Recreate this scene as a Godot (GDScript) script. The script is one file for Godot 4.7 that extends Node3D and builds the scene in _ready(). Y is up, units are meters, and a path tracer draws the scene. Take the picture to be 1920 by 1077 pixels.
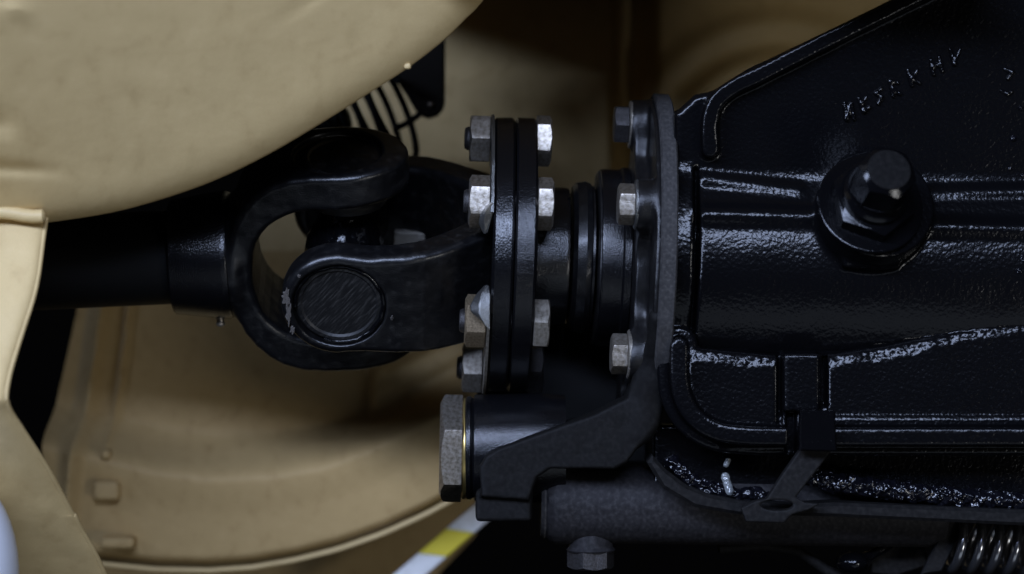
extends Node3D
# Underside of a vehicle: propeller shaft, universal joint, bolted flanges and a gearbox casting.
# Shapes are laid out in quarter-millimetres (1 unit = 0.25 mm) and scaled to metres when committed.

const S := 0.00025      # metres per unit
const EYE := 4800.0     # camera distance from the z = 0 plane, in units (1.2 m)
const TH := 0.541       # roll of the joint about the shaft, 31 degrees
var U := S              # metres per local unit of the thing being built
var M := {}
var taken := {}
var rng := RandomNumberGenerator.new()
var wob := FastNoiseLite.new()
var wob2 := FastNoiseLite.new()
var wob3 := FastNoiseLite.new()

# ------------------------------------------------------------------ placing and naming
func at(px: float, py: float, z: float) -> Vector3:
	var k := (EYE - z) / EYE
	return Vector3((px - 960.0) * k, (538.5 - py) * k, z) * S

func unit(z: float) -> float:
	return S * (EYE - z) / EYE

func numbered(called: String) -> String:
	var n: int = taken.get(called, 0)
	taken[called] = n + 1
	return called if n == 0 else "%s_%03d" % [called, n]

func tag(o: Node, label: String, category: String, group := "", kind := "") -> Node:
	o.set_meta("label", label)
	if category != "": o.set_meta("category", category)
	if group != "": o.set_meta("group", group)
	if kind != "": o.set_meta("kind", kind)
	return o

func thing(called: String, label: String, category: String, where: Vector3, b := Basis.IDENTITY, u := S, group := "") -> Node3D:
	var o := Node3D.new()
	o.name = numbered(called)
	add_child(o, true)
	o.transform = Transform3D(b, where)
	tag(o, label, category, group)
	U = u
	return o

func part(called: String, mesh: Mesh, mat: Material, parent: Node, label := "") -> MeshInstance3D:
	var o := MeshInstance3D.new()
	o.name = called
	o.mesh = mesh
	o.material_override = mat
	o.cast_shadow = GeometryInstance3D.SHADOW_CASTING_SETTING_ON
	parent.add_child(o, true)
	if label != "": o.set_meta("label", label)
	return o

# ------------------------------------------------------------------ mesh building
func soup(v: PackedVector3Array, t: PackedInt32Array, deg := 30.0) -> ArrayMesh:
	# closed surface -> split normals by angle; winding fixed from the signed volume
	var vol := 0.0
	var n := t.size() / 3
	for i in n:
		vol += v[t[3 * i]].dot(v[t[3 * i + 1]].cross(v[t[3 * i + 2]]))
	var flip := vol < 0.0
	var fn := PackedVector3Array()
	fn.resize(n)
	var by := {}
	for i in n:
		var a := t[3 * i]
		var b := t[3 * i + 1]
		var c := t[3 * i + 2]
		var m := (v[b] - v[a]).cross(v[c] - v[a])
		fn[i] = -m if flip else m
		for k in [a, b, c]:
			if not by.has(k): by[k] = []
			by[k].append(i)
	var cosd := cos(deg_to_rad(deg))
	var pv := PackedVector3Array()
	var pn := PackedVector3Array()
	for i in n:
		var ni := fn[i]
		if ni.length_squared() < 1e-14: continue
		var nu := ni.normalized()
		var order := [0, 1, 2] if flip else [0, 2, 1]
		for k in order:
			var vi := t[3 * i + k]
			var acc := Vector3.ZERO
			for j in by[vi]:
				var nj: Vector3 = fn[j]
				if nj.length_squared() > 1e-14 and nj.normalized().dot(nu) > cosd: acc += nj
			pv.append(v[vi] * U)
			pn.append(acc.normalized())
	return commit(pv, pn)

func commit(pv: PackedVector3Array, pn: PackedVector3Array, idx := PackedInt32Array()) -> ArrayMesh:
	var a := []
	a.resize(Mesh.ARRAY_MAX)
	a[Mesh.ARRAY_VERTEX] = pv
	a[Mesh.ARRAY_NORMAL] = pn
	if idx.size(): a[Mesh.ARRAY_INDEX] = idx
	var m := ArrayMesh.new()
	m.add_surface_from_arrays(Mesh.PRIMITIVE_TRIANGLES, a)
	return m

func rings(rows: Array) -> Array:
	# rows of equal-length closed loops, first and last closed with a fan
	var v := PackedVector3Array()
	var t := PackedInt32Array()
	var n: int = rows[0].size()
	for r in rows: v.append_array(r)
	for i in rows.size() - 1:
		for j in n:
			var a := i * n + j
			var b := i * n + (j + 1) % n
			t.append_array([a, b, a + n, b, b + n, a + n])
	for e in [0, rows.size() - 1]:
		var c := Vector3.ZERO
		for p in rows[e]: c += p
		v.append(c / n)
		var k := v.size() - 1
		for j in n:
			var a: int = e * n + j
			var b: int = e * n + (j + 1) % n
			if e == 0: t.append_array([k, b, a])
			else: t.append_array([k, a, b])
	return [v, t]

func lathe(prof: Array, segs := 72, deg := 28.0, wave := 0.0) -> ArrayMesh:
	# prof: Vector2(x, r) along local x
	var rows := []
	for q in prof:
		var row := PackedVector3Array()
		for j in segs:
			var f := TAU * j / segs
			var r: float = q.y
			if wave > 0.0: r += wave * wob.get_noise_3d(q.x * 0.6, cos(f) * q.y, sin(f) * q.y)
			row.append(Vector3(q.x, r * cos(f), r * sin(f)))
		rows.append(row)
	var rt := rings(rows)
	return soup(rt[0], rt[1], deg)

func hexa(x0: float, x1: float, rc: float, phase: float, ang := 28.0, wear := 0.6, flat := 0.94) -> ArrayMesh:
	# hexagon prism along x, chamfered at the x1 end, corners slightly worn
	var per := 8
	var ap := rc * 0.866
	var rows := []
	var lower := PackedVector3Array()
	var foot := PackedVector3Array()
	var upper := PackedVector3Array()
	var cap := PackedVector3Array()
	var s := signf(x1 - x0)
	for j in 6 * per:
		var f := TAU * j / (6 * per) - PI / 6
		var g := fposmod(f + PI / 6, PI / 3) - PI / 6
		var r := minf(ap / cos(g), rc * 0.985)
		r += wear * wob.get_noise_3d(r * cos(f) * 3.0 + x0, r * sin(f) * 3.0, rc)
		var drop := maxf(0.0, r - flat * ap) * tan(deg_to_rad(ang))
		var c := cos(f + phase)
		var d := sin(f + phase)
		foot.append(Vector3(x0, (r - 1.5) * c, (r - 1.5) * d))
		lower.append(Vector3(x0 + s * 1.5, r * c, r * d))
		upper.append(Vector3(x1 - s * drop, r * c, r * d))
		cap.append(Vector3(x1, (flat - 0.01) * ap * c, (flat - 0.01) * ap * d))
	rows = [foot, lower, upper, cap]
	var rt := rings(rows)
	return soup(rt[0], rt[1], 22.0)

func tube(path: Array, rad, segs := 14, closed_round := true) -> ArrayMesh:
	# sweep along points; rad is a number or one per point
	var rows := []
	var n := path.size()
	var up := Vector3(0.13, 0.97, 0.21).normalized()
	for i in n:
		var d: Vector3 = (path[mini(i + 1, n - 1)] - path[maxi(i - 1, 0)]).normalized()
		var a := d.cross(up).normalized()
		up = a.cross(d).normalized()
		var r: float = rad[i] if rad is Array else rad
		if closed_round and i == 0: rows.append(loop3(path[i] - d * r * 0.35, a, up, r * 0.55, segs))
		rows.append(loop3(path[i], a, up, r, segs))
		if closed_round and i == n - 1: rows.append(loop3(path[i] + d * r * 0.35, a, up, r * 0.55, segs))
	var rt := rings(rows)
	return soup(rt[0], rt[1], 50.0)

func loop3(c: Vector3, a: Vector3, b: Vector3, r: float, n: int) -> PackedVector3Array:
	var o := PackedVector3Array()
	for j in n: o.append(c + (a * cos(TAU * j / n) + b * sin(TAU * j / n)) * r)
	return o

func prism(poly: Array, z0: float, z1: float, bev := 3.0) -> ArrayMesh:
	# outline in x, y extruded z0..z1 with a bevel on both rims
	var p := PackedVector2Array(poly)
	if Geometry2D.is_polygon_clockwise(p): p.reverse()
	var n := p.size()
	var inn := PackedVector2Array()
	for i in n:
		var d0 := (p[i] - p[(i + n - 1) % n]).normalized()
		var d1 := (p[(i + 1) % n] - p[i]).normalized()
		var m := (Vector2(-d0.y, d0.x) + Vector2(-d1.y, d1.x)).normalized()
		inn.append(p[i] + m * bev / maxf(0.4, m.dot(Vector2(-d1.y, d1.x))))
	var v := PackedVector3Array()
	var t := PackedInt32Array()
	for row in [[inn, z0], [p, z0 + bev], [p, z1 - bev], [inn, z1]]:
		for q in row[0]: v.append(Vector3(q.x, q.y, row[1]))
	for i in 3:
		for j in n:
			var a := i * n + j
			var b := i * n + (j + 1) % n
			t.append_array([a, b, a + n, b, b + n, a + n])
	var tri := Geometry2D.triangulate_polygon(inn)
	for i in tri.size() / 3:
		var a := tri[3 * i]
		var b := tri[3 * i + 1]
		var c := tri[3 * i + 2]
		if (inn[b] - inn[a]).cross(inn[c] - inn[a]) < 0.0:
			var k := b
			b = c
			c = k
		t.append_array([a, c, b, 3 * n + a, 3 * n + b, 3 * n + c])
	return soup(v, t, 35.0)

func sheet(f: Callable, nu: int, nv: int, thick: float) -> ArrayMesh:
	# f(u, v) -> point; a sheet with thickness towards -z
	var v := PackedVector3Array()
	var t := PackedInt32Array()
	var w := nu + 1
	var n := w * (nv + 1)
	for side in 2:
		for j in nv + 1:
			for i in w:
				var p: Vector3 = f.call(float(i) / nu, float(j) / nv)
				v.append(p - Vector3(0, 0, thick * side))
	for j in nv:
		for i in nu:
			var a := j * w + i
			t.append_array([a, a + 1, a + w, a + 1, a + w + 1, a + w])
			t.append_array([n + a, n + a + w, n + a + 1, n + a + 1, n + a + w, n + a + w + 1])
	var rim := []
	for i in nu: rim.append([i + 1, i])
	for j in nv: rim.append([(j + 1) * w + nu, j * w + nu])
	for i in nu: rim.append([nv * w + i, nv * w + i + 1])
	for j in nv: rim.append([j * w, (j + 1) * w])
	for e in rim: t.append_array([e[0], e[1], n + e[1], e[0], n + e[1], n + e[0]])
	return soup(v, t, 48.0)

func sdf(f: Callable, lo: Vector3, hi: Vector3, c: float, lip := 1.25) -> ArrayMesh:
	# surface nets over the zero set of f; only blocks near the surface are visited
	var nx := int(ceil((hi.x - lo.x) / c)) + 1
	var ny := int(ceil((hi.y - lo.y) / c)) + 1
	var nz := int(ceil((hi.z - lo.z) / c)) + 1
	var g := PackedFloat32Array()
	g.resize(nx * ny * nz)
	g.fill(1e9)
	var B := 4
	var reach := 0.87 * B * c * lip + c
	var cells := []
	for bz in range(0, nz - 1, B):
		for by in range(0, ny - 1, B):
			for bx in range(0, nx - 1, B):
				var mid := lo + Vector3(bx + B * 0.5, by + B * 0.5, bz + B * 0.5) * c
				if absf(f.call(mid)) > reach: continue
				for z in range(bz, mini(bz + B + 1, nz)):
					for y in range(by, mini(by + B + 1, ny)):
						for x in range(bx, mini(bx + B + 1, nx)):
							var k := (z * ny + y) * nx + x
							if g[k] > 1e8: g[k] = f.call(lo + Vector3(x, y, z) * c)
				for z in range(bz, mini(bz + B, nz - 1)):
					for y in range(by, mini(by + B, ny - 1)):
						for x in range(bx, mini(bx + B, nx - 1)): cells.append(Vector3i(x, y, z))
	var vid := {}
	var pv := PackedVector3Array()
	var pn := PackedVector3Array()
	var corner := [Vector3i(0, 0, 0), Vector3i(1, 0, 0), Vector3i(0, 1, 0), Vector3i(1, 1, 0), Vector3i(0, 0, 1), Vector3i(1, 0, 1), Vector3i(0, 1, 1), Vector3i(1, 1, 1)]
	var edges := [[0, 1], [2, 3], [4, 5], [6, 7], [0, 2], [1, 3], [4, 6], [5, 7], [0, 4], [1, 5], [2, 6], [3, 7]]
	var off := []
	for o in corner: off.append((o.z * ny + o.y) * nx + o.x)
	var d := PackedFloat32Array()
	d.resize(8)
	var e := 0.4 * c
	for q in cells:
		var k: int = (q.z * ny + q.y) * nx + q.x
		var neg := 0
		for i in 8:
			d[i] = g[k + off[i]]
			if d[i] < 0.0: neg += 1
		if neg == 0 or neg == 8: continue
		var acc := Vector3.ZERO
		var m := 0
		for ed in edges:
			var a := d[ed[0]]
			var b := d[ed[1]]
			if (a < 0.0) != (b < 0.0):
				var s := a / (a - b)
				acc += Vector3(corner[ed[0]]).lerp(Vector3(corner[ed[1]]), s)
				m += 1
		var p := lo + (Vector3(q) + acc / m) * c
		var f1: float = f.call(p + Vector3(e, -e, -e))
		var f2: float = f.call(p + Vector3(-e, -e, e))
		var f3: float = f.call(p + Vector3(-e, e, -e))
		var f4: float = f.call(p + Vector3(e, e, e))
		var gr := Vector3(f1 - f2 - f3 + f4, -f1 - f2 + f3 + f4, -f1 + f2 - f3 + f4)
		vid[k] = pv.size()
		pv.append(p * U)
		pn.append(gr.normalized())
	var idx := PackedInt32Array()
	var step := [1, nx, nx * ny]
	for k in vid:
		# edges that start at this cell's low corner
		for ax in 3:
			var a := g[k]
			var b := g[k + step[ax]]
			if (a < 0.0) == (b < 0.0): continue
			var s1: int = step[(ax + 1) % 3]
			var s2: int = step[(ax + 2) % 3]
			var i1: int = vid.get(k - s1, -1)
			var i2: int = vid.get(k - s2, -1)
			var i3: int = vid.get(k - s1 - s2, -1)
			if i1 < 0 or i2 < 0 or i3 < 0: continue
			var i0: int = vid[k]
			var quad := [i0, i1, i3, i2]
			for tri in [[quad[0], quad[1], quad[2]], [quad[0], quad[2], quad[3]]]:
				var nrm := (pv[tri[1]] - pv[tri[0]]).cross(pv[tri[2]] - pv[tri[0]])
				if nrm.dot(pn[tri[0]] + pn[tri[1]] + pn[tri[2]]) > 0.0: idx.append_array([tri[0], tri[2], tri[1]])
				else: idx.append_array([tri[0], tri[1], tri[2]])
	return commit(pv, pn, idx)

# ------------------------------------------------------------------ distance functions
func smin(a: float, b: float, k: float) -> float:
	var h := maxf(k - absf(a - b), 0.0) / k
	return minf(a, b) - h * h * k * 0.25

func smax(a: float, b: float, k: float) -> float:
	return -smin(-a, -b, k)

func sbox(p: Vector3, b: Vector3, r: float) -> float:
	var q := p.abs() - b + Vector3(r, r, r)
	return Vector3(maxf(q.x, 0), maxf(q.y, 0), maxf(q.z, 0)).length() + minf(maxf(q.x, maxf(q.y, q.z)), 0.0) - r

func join2(a: float, b: float, r: float) -> float:
	# rounded intersection of two distances
	var q := Vector2(a + r, b + r)
	return minf(maxf(q.x, q.y), 0.0) + Vector2(maxf(q.x, 0), maxf(q.y, 0)).length() - r

func scylx(p: Vector3, x0: float, x1: float, rad: float, r: float) -> float:
	return join2(Vector2(p.y, p.z).length() - rad, absf(p.x - (x0 + x1) * 0.5) - (x1 - x0) * 0.5, r)

func scapsule(p: Vector3, a: Vector3, b: Vector3, r: float) -> float:
	var pa := p - a
	var ba := b - a
	return (pa - ba * clampf(pa.dot(ba) / ba.length_squared(), 0, 1)).length() - r

func spath(p: Vector2, pts: Array, th: Array) -> float:
	var best := 1e9
	for i in pts.size() - 1:
		var a: Vector2 = pts[i]
		var ba: Vector2 = pts[i + 1] - a
		var h := clampf((p - a).dot(ba) / ba.length_squared(), 0, 1)
		best = minf(best, (p - a - ba * h).length() - lerpf(th[i], th[i + 1], h))
	return best

func spoly(p: Vector2, poly: Array) -> float:
	var d := 1e18
	var s := 1.0
	var n := poly.size()
	var j := n - 1
	for i in n:
		var vi: Vector2 = poly[i]
		var vj: Vector2 = poly[j]
		var e := vj - vi
		var w := p - vi
		var b := w - e * clampf(w.dot(e) / e.length_squared(), 0, 1)
		d = minf(d, b.length_squared())
		var c1 := p.y >= vi.y
		var c2 := p.y < vj.y
		var c3 := e.x * w.y > e.y * w.x
		if (c1 and c2 and c3) or (not c1 and not c2 and not c3): s = -s
		j = i
	return s * sqrt(d)

func smooth_pts(pts: Array, sub: int) -> Array:
	var o := []
	var n := pts.size()
	for i in n - 1:
		for k in sub:
			o.append(pts[i].cubic_interpolate(pts[i + 1], pts[maxi(i - 1, 0)], pts[mini(i + 2, n - 1)], float(k) / sub))
	o.append(pts[n - 1])
	return o

func along(pts: Array, s: float) -> Vector2:
	var x := clampf(s, 0, 1) * (pts.size() - 1)
	var i := mini(int(x), pts.size() - 2)
	return pts[i].lerp(pts[i + 1], x - i)

func curve_y(pts: Array, x: float) -> float:
	for i in pts.size() - 1:
		if x <= pts[i + 1].x or i == pts.size() - 2:
			return lerpf(pts[i].y, pts[i + 1].y, (x - pts[i].x) / (pts[i + 1].x - pts[i].x))
	return pts[-1].y

func gauss(x: float, w: float) -> float:
	return exp(-x * x / (w * w))

# ------------------------------------------------------------------ materials
func noise_image(freq: float, oct: int, sd: int, kind := FastNoiseLite.TYPE_SIMPLEX_SMOOTH, size := 512) -> Image:
	var n := FastNoiseLite.new()
	n.noise_type = kind
	n.seed = sd
	n.frequency = freq
	n.fractal_octaves = oct
	return n.get_seamless_image(size, size)

func tex(im: Image) -> ImageTexture:
	return ImageTexture.create_from_image(im)

func ramp(im: Image, stops: Array) -> ImageTexture:
	# stops: [value, Color] in sRGB
	var gr := Gradient.new()
	gr.offsets = PackedFloat32Array(stops.map(func(s): return s[0]))
	gr.colors = PackedColorArray(stops.map(func(s): return s[1]))
	var o := Image.create(im.get_width(), im.get_height(), false, Image.FORMAT_RGB8)
	for y in im.get_height():
		for x in im.get_width(): o.set_pixel(x, y, gr.sample(im.get_pixel(x, y).r))
	return tex(o)

func mat(called: String, color: Color, rough: float, metal := 0.0, spec := 0.5) -> StandardMaterial3D:
	var m := StandardMaterial3D.new()
	m.resource_name = called
	m.albedo_color = color
	m.roughness = rough
	m.metallic = metal
	m.metallic_specular = spec
	m.uv1_triplanar = true
	M[called] = m
	return m

func relief(m: StandardMaterial3D, t: Texture2D, cm: float, tile: float) -> void:
	m.heightmap_enabled = true
	m.heightmap_texture = t
	m.heightmap_scale = cm
	m.uv1_scale = Vector3.ONE / tile

func lin(r: float, g: float, b: float) -> Color:
	return Color(r, g, b).linear_to_srgb()

func materials() -> void:
	var cast := noise_image(0.035, 4, 11)
	var fine := noise_image(0.09, 3, 12)
	var lumps := noise_image(0.03, 2, 13)
	var blot := noise_image(0.012, 5, 14)
	var cell := noise_image(0.045, 2, 15, FastNoiseLite.TYPE_CELLULAR)
	var t_cast := tex(cast)
	var t_fine := tex(fine)
	var t_lump := tex(lumps)
	var tan_t := ramp(blot, [[0.0, lin(0.48, 0.345, 0.155)], [0.2, lin(0.59, 0.43, 0.20)], [0.35, lin(0.635, 0.472, 0.223)], [0.7, lin(0.655, 0.487, 0.232)], [1.0, lin(0.69, 0.52, 0.256)]])
	var m := mat("tan_paint", Color.WHITE, 0.5, 0.0, 0.4)
	m.albedo_texture = tan_t
	relief(m, t_lump, 0.01, 0.09)
	m = mat("tan_paint_worn", Color(0.89, 0.865, 0.84), 0.6, 0.0, 0.3)  # same tan with the dimmer light on tub and tray put into its colour
	m.albedo_texture = tan_t
	relief(m, t_lump, 0.008, 0.07)
	var grain := ramp(noise_image(0.3, 2, 31), [[0.0, Color(0.88, 0.88, 0.87)], [0.5, Color(0.955, 0.955, 0.955)], [1.0, Color.WHITE]])
	for k in ["tan_paint", "tan_paint_worn"]:
		var tp: StandardMaterial3D = M[k]
		tp.detail_enabled = true
		tp.detail_albedo = grain
		tp.detail_blend_mode = BaseMaterial3D.BLEND_MODE_MUL
		tp.detail_uv_layer = BaseMaterial3D.DETAIL_UV_2
		tp.uv2_triplanar = true
		tp.uv2_scale = Vector3.ONE / 0.08
	# black gloss on rough casting
	m = mat("black_cast", lin(0.0025, 0.0025, 0.003), 0.2, 0.0, 0.34)
	relief(m, t_lump, 0.014, 0.04)
	m = mat("black_gloss", lin(0.0025, 0.0025, 0.003), 0.12, 0.0, 0.38)
	relief(m, t_fine, 0.006, 0.03)
	# satin black forging with dust in it
	m = mat("black_forged", Color.WHITE, 0.32, 0.0, 0.5)
	m.albedo_texture = ramp(blot, [[0.0, lin(0.0025, 0.0025, 0.003)], [0.6, lin(0.004, 0.004, 0.0045)], [0.8, lin(0.009, 0.0088, 0.0088)], [1.0, lin(0.02, 0.019, 0.018)]])
	relief(m, t_fine, 0.006, 0.04)
	m = mat("black_machined", lin(0.003, 0.003, 0.0036), 0.22, 0.0, 0.5)
	relief(m, t_cast, 0.014, 0.018)
	m = mat("black_matt", lin(0.002, 0.002, 0.002), 0.6, 0.0, 0.3)
	relief(m, t_fine, 0.01, 0.02)
	# painted casting under a film of road dust
	m = mat("dusty_black", Color.WHITE, 0.62, 0.0, 0.25)
	m.albedo_texture = ramp(blot, [[0.0, lin(0.004, 0.0038, 0.0038)], [0.5, lin(0.008, 0.0076, 0.0074)], [1.0, lin(0.017, 0.016, 0.015)]])
	relief(m, t_fine, 0.012, 0.02)
	m = mat("dust_band", Color.WHITE, 0.75, 0.0, 0.3)
	m.albedo_texture = ramp(blot, [[0.0, lin(0.022, 0.021, 0.021)], [0.6, lin(0.04, 0.038, 0.037)], [1.0, lin(0.075, 0.07, 0.066)]])
	relief(m, t_fine, 0.015, 0.016)
	# zinc fasteners
	var pits := ramp(noise_image(0.012, 4, 18), [[0.0, Color(0.42, 0.39, 0.35)], [0.25, Color(0.56, 0.54, 0.50)], [0.6, Color(0.68, 0.66, 0.63)], [1.0, Color(0.76, 0.75, 0.73)]])
	m = mat("zinc", Color(0.98, 0.96, 0.93), 0.38, 0.9)
	m.albedo_texture = pits
	relief(m, t_cast, 0.005, 0.014)
	m = mat("zinc_dull", Color(0.78, 0.77, 0.75), 0.48, 0.7)
	m.albedo_texture = pits
	relief(m, t_cast, 0.006, 0.014)
	m = mat("zinc_rusty", Color(0.74, 0.68, 0.58), 0.5, 0.65)
	m.albedo_texture = pits
	relief(m, t_cast, 0.03, 0.008)
	m = mat("zinc_dark", Color(0.40, 0.40, 0.42), 0.42, 0.7)
	m.albedo_texture = pits
	relief(m, t_cast, 0.015, 0.009)
	m = mat("steel_sheet", Color(0.50, 0.50, 0.49), 0.3, 0.9)
	relief(m, t_cast, 0.02, 0.01)
	m = mat("brass_washer", Color(0.78, 0.68, 0.42), 0.32, 0.9)
	m = mat("bare_steel", Color(0.62, 0.60, 0.56), 0.55, 0.5)
	relief(m, t_cast, 0.03, 0.01)
	m = mat("chip", lin(0.085, 0.075, 0.066), 0.7)
	relief(m, t_cast, 0.02, 0.006)
	# sealant
	m = mat("sealant", lin(0.004, 0.004, 0.006), 0.12, 0.0, 0.5)
	relief(m, t_lump, 0.012, 0.02)
	m = mat("sealant_drip", lin(0.16, 0.17, 0.17), 0.15, 0.0, 0.6)
	# background
	m = mat("white_plastic", lin(0.74, 0.77, 0.84), 0.4)
	m = mat("tape_white", Color.WHITE, 0.5)
	m.albedo_texture = ramp(blot, [[0.0, lin(0.74, 0.74, 0.72)], [0.5, lin(0.86, 0.87, 0.86)], [1.0, lin(0.88, 0.88, 0.88)]])
	m.uv1_scale = Vector3.ONE * 20
	m = mat("tape_yellow", lin(0.82, 0.68, 0.05), 0.5)

# ------------------------------------------------------------------ the things
var BX: Basis      # machine axes: x along the gearbox input shaft
var FO: Vector3    # centre of the joint face between the two flanges

func mp(x: float, y: float, z: float) -> Vector3:
	return FO + BX * (Vector3(x, y, z) * S)

func axes(x: Vector3) -> Basis:
	x = x.normalized()
	var z := Vector3(0, 0, 1)
	z = (z - x * x.dot(z)).normalized()
	return Basis(x, z.cross(x), z)

func fork(p: Vector3, u: float, h: float, w: float, pts: Array, th: Array, er: float, ex: float, wid: float, wend: float, ulen: float, r: float) -> float:
	var d2 := spath(Vector2(u, absf(h)), pts, th)
	var dw: float
	if u < 0.0: dw = Vector2(u * er / ex, w).length() - er
	else: dw = absf(w) - lerpf(er, lerpf(wid, wend, u / ulen), clampf(u / 60.0, 0, 1))
	return join2(d2, dw, r)

func make_shaft() -> void:
	var bs := axes(Vector3(545, 24, -8)) * Basis(Vector3.RIGHT, TH)
	var t := thing("propeller_shaft", "black propeller shaft with a forked yoke left of the bolted flanges", "propeller shaft", at(645, 468, 9), bs)
	var pts := smooth_pts([Vector2(-150, 174), Vector2(0, 174), Vector2(80, 171), Vector2(130, 148), Vector2(166, 108), Vector2(184, 58), Vector2(189, 0)], 2)
	var th := []
	for i in pts.size(): th.append(lerpf(35.0, 22.0, smoothstep(0.35, 0.9, float(i) / (pts.size() - 1))))
	var f := func(p: Vector3) -> float:
		var d := fork(p, -p.x, p.y, p.z, pts, th, 104.0, 130.0, 102.0, 98.0, 190.0, 12.0)
		var hub := scylx(p, -250, -192, 112, 12.0)
		d = smin(d, hub, 26.0)
		var bore := Vector2(p.x, p.z).length() - 82.0
		d = smax(d, -maxf(bore, 196.0 - absf(p.y)), 3.0)
		return d + 1.1 * wob.get_noise_3dv(p * 0.55)
	part("yoke", sdf(f, Vector3(-262, -226, -120), Vector3(148, 226, 120), 4.0), M.black_forged, t)
	part("sleeve", lathe([Vector2(-206, 100), Vector2(-212, 118), Vector2(-222, 121), Vector2(-300, 110), Vector2(-318, 108), Vector2(-322, 104), Vector2(-322, 80)]), M.black_machined, t)
	part("shaft_tube", lathe([Vector2(-318, 70), Vector2(-320, 86), Vector2(-330, 88), Vector2(-1000, 90), Vector2(-1002, 84)], 72), M.black_matt, t)
	var n := part("grease_nipple", lathe([Vector2(0, 10), Vector2(6, 10), Vector2(7, 7), Vector2(13, 7), Vector2(15, 9), Vector2(19, 8), Vector2(22, 4)], 20, 40), M.zinc, t, "small steel grease nipple under the sleeve")
	n.transform = Transform3D(Basis(Vector3(0, -0.86, 0.5), Vector3(1, 0, 0), Vector3(0, 0.5, 0.86)).orthonormalized(), Vector3(-238, -98, 56) * U)

func make_cross() -> void:
	var t := thing("joint_cross", "greasy black cross piece with bearing cups inside the two yokes", "universal joint cross", at(645, 468, 9), BX * Basis(Vector3.RIGHT, TH))
	var f := func(p: Vector3) -> float:
		var d := p.length() - 74.0
		var a := join2(Vector2(p.x, p.y).length() - 46.0, absf(p.z) - 140.0, 4.0)
		var b := join2(Vector2(p.x, p.z).length() - 46.0, absf(p.y) - 140.0, 4.0)
		return smin(smin(d, a, 30.0), b, 30.0) + 2.2 * wob.get_noise_3dv(p * 1.3)
	part("cross_body", sdf(f, Vector3(-90, -150, -150), Vector3(90, 150, 150), 5.0), M.black_gloss, t)
	var cup := lathe([Vector2(112, 50), Vector2(112, 70), Vector2(116, 80), Vector2(180, 80), Vector2(193, 80), Vector2(196.5, 76), Vector2(197, 70), Vector2(194, 66), Vector2(194, 30)], 80, 24)
	var dirs := [Vector3(0, 0, 1), Vector3(0, 1, 0), Vector3(0, -1, 0), Vector3(0, 0, -1)]
	for i in 4:
		var d: Vector3 = dirs[i]
		var o := part("bearing_cup", cup, M.black_cup, t, "round scratched bearing cup facing out of the front ear" if i == 0 else "")
		var along_cut := (Vector3(1, 0, 0) + d.cross(Vector3(1, 0, 0)) * (1.3 if i == 0 else 0.6)).normalized()
		o.basis = Basis(d, along_cut, d.cross(along_cut))
	# snap ring round the front cup
	var ring := []
	for k in 60:
		var a := deg_to_rad(-110.0 + 5.0 * k)
		var wr := 80.0 + 1.6 * wob2.get_noise_1d(k * 3.0)
		ring.append(Vector3(wr * cos(a), wr * sin(a), 197.5 + 2.5 * wob2.get_noise_1d(k * 4.0 + 70.0)))
	part("snap_ring", tube(ring, 4.6, 10), M.black_gloss, t)

func make_flange_yoke() -> void:
	var t := thing("flange_yoke", "black forged flange yoke whose front ear carries the round bearing cup", "flange yoke", at(645, 468, 9), BX * Basis(Vector3.RIGHT, TH))
	var pts := smooth_pts([Vector2(-150, 174), Vector2(0, 174), Vector2(110, 170), Vector2(170, 150), Vector2(215, 118), Vector2(258, 82), Vector2(285, 30)], 2)
	var th := []
	for i in pts.size(): th.append(lerpf(33.0, 36.0, float(i) / (pts.size() - 1)) - 4.0 * sin(PI * float(i) / (pts.size() - 1)))
	var f := func(p: Vector3) -> float:
		var d := fork(p, p.x, p.z, p.y, pts, th, 105.0, 105.0, 96.0, 112.0, 230.0, 15.0)
		d = smin(d, scylx(p, 232, 290, 104, 8.0), 34.0)
		d = maxf(d, p.x - 274.0)
		var bore := Vector2(p.x, p.y).length() - 84.0
		d = smax(d, -maxf(bore, 188.0 - absf(p.z)), 4.0)
		return d + 1.2 * wob.get_noise_3dv(p * 0.5 + Vector3(400, 0, 0))
	part("yoke", sdf(f, Vector3(-125, -130, -222), Vector3(284, 130, 222), 4.0), M.black_forged, t)
	part("flange_disc", lathe([Vector2(273, 60), Vector2(273, 252), Vector2(277, 257), Vector2(306, 258), Vector2(310.5, 253), Vector2(310.5, 60)], 120, 28, 1.2), M.black_machined, t)
	var b := sdf(func(p: Vector3) -> float: return sbox(p - Vector3(125, -62, -138), Vector3(35, 30, 12), 3.0) + 0.8 * wob.get_noise_3dv(p * 2.0), Vector3(80, -100, -155), Vector3(170, -20, -118), 3.0)
	part("machined_pad", b, M.bare_steel, t, "bare grey metal pad inside the rear arm")
	# paint flaked off beside the cup
	for flake in [[-95.0, 14.0, 13.0, 20.0], [-91.0, -18.0, 9.0, 26.0], [-84.0, -52.0, 8.0, 10.0], [-72.0, 62.0, 5.0, 4.0], [96.0, -20.0, 4.0, 6.0]]:
		var out := []
		for k in 26:
			var a := TAU * k / 26.0
			var r := 0.8 + 0.55 * wob2.get_noise_2d(cos(a) * 14.0 + flake[1], sin(a) * 14.0 + flake[0])
			out.append(Vector2(flake[0] + flake[2] * r * cos(a) * 0.62, flake[1] + flake[3] * r * sin(a)))
		part("paint_chip", prism(out, 204.0, 207.6, 0.5), M.chip, t, "pale flaked patch of paint left of the bearing cup" if flake[2] > 12.0 else "")

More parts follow.
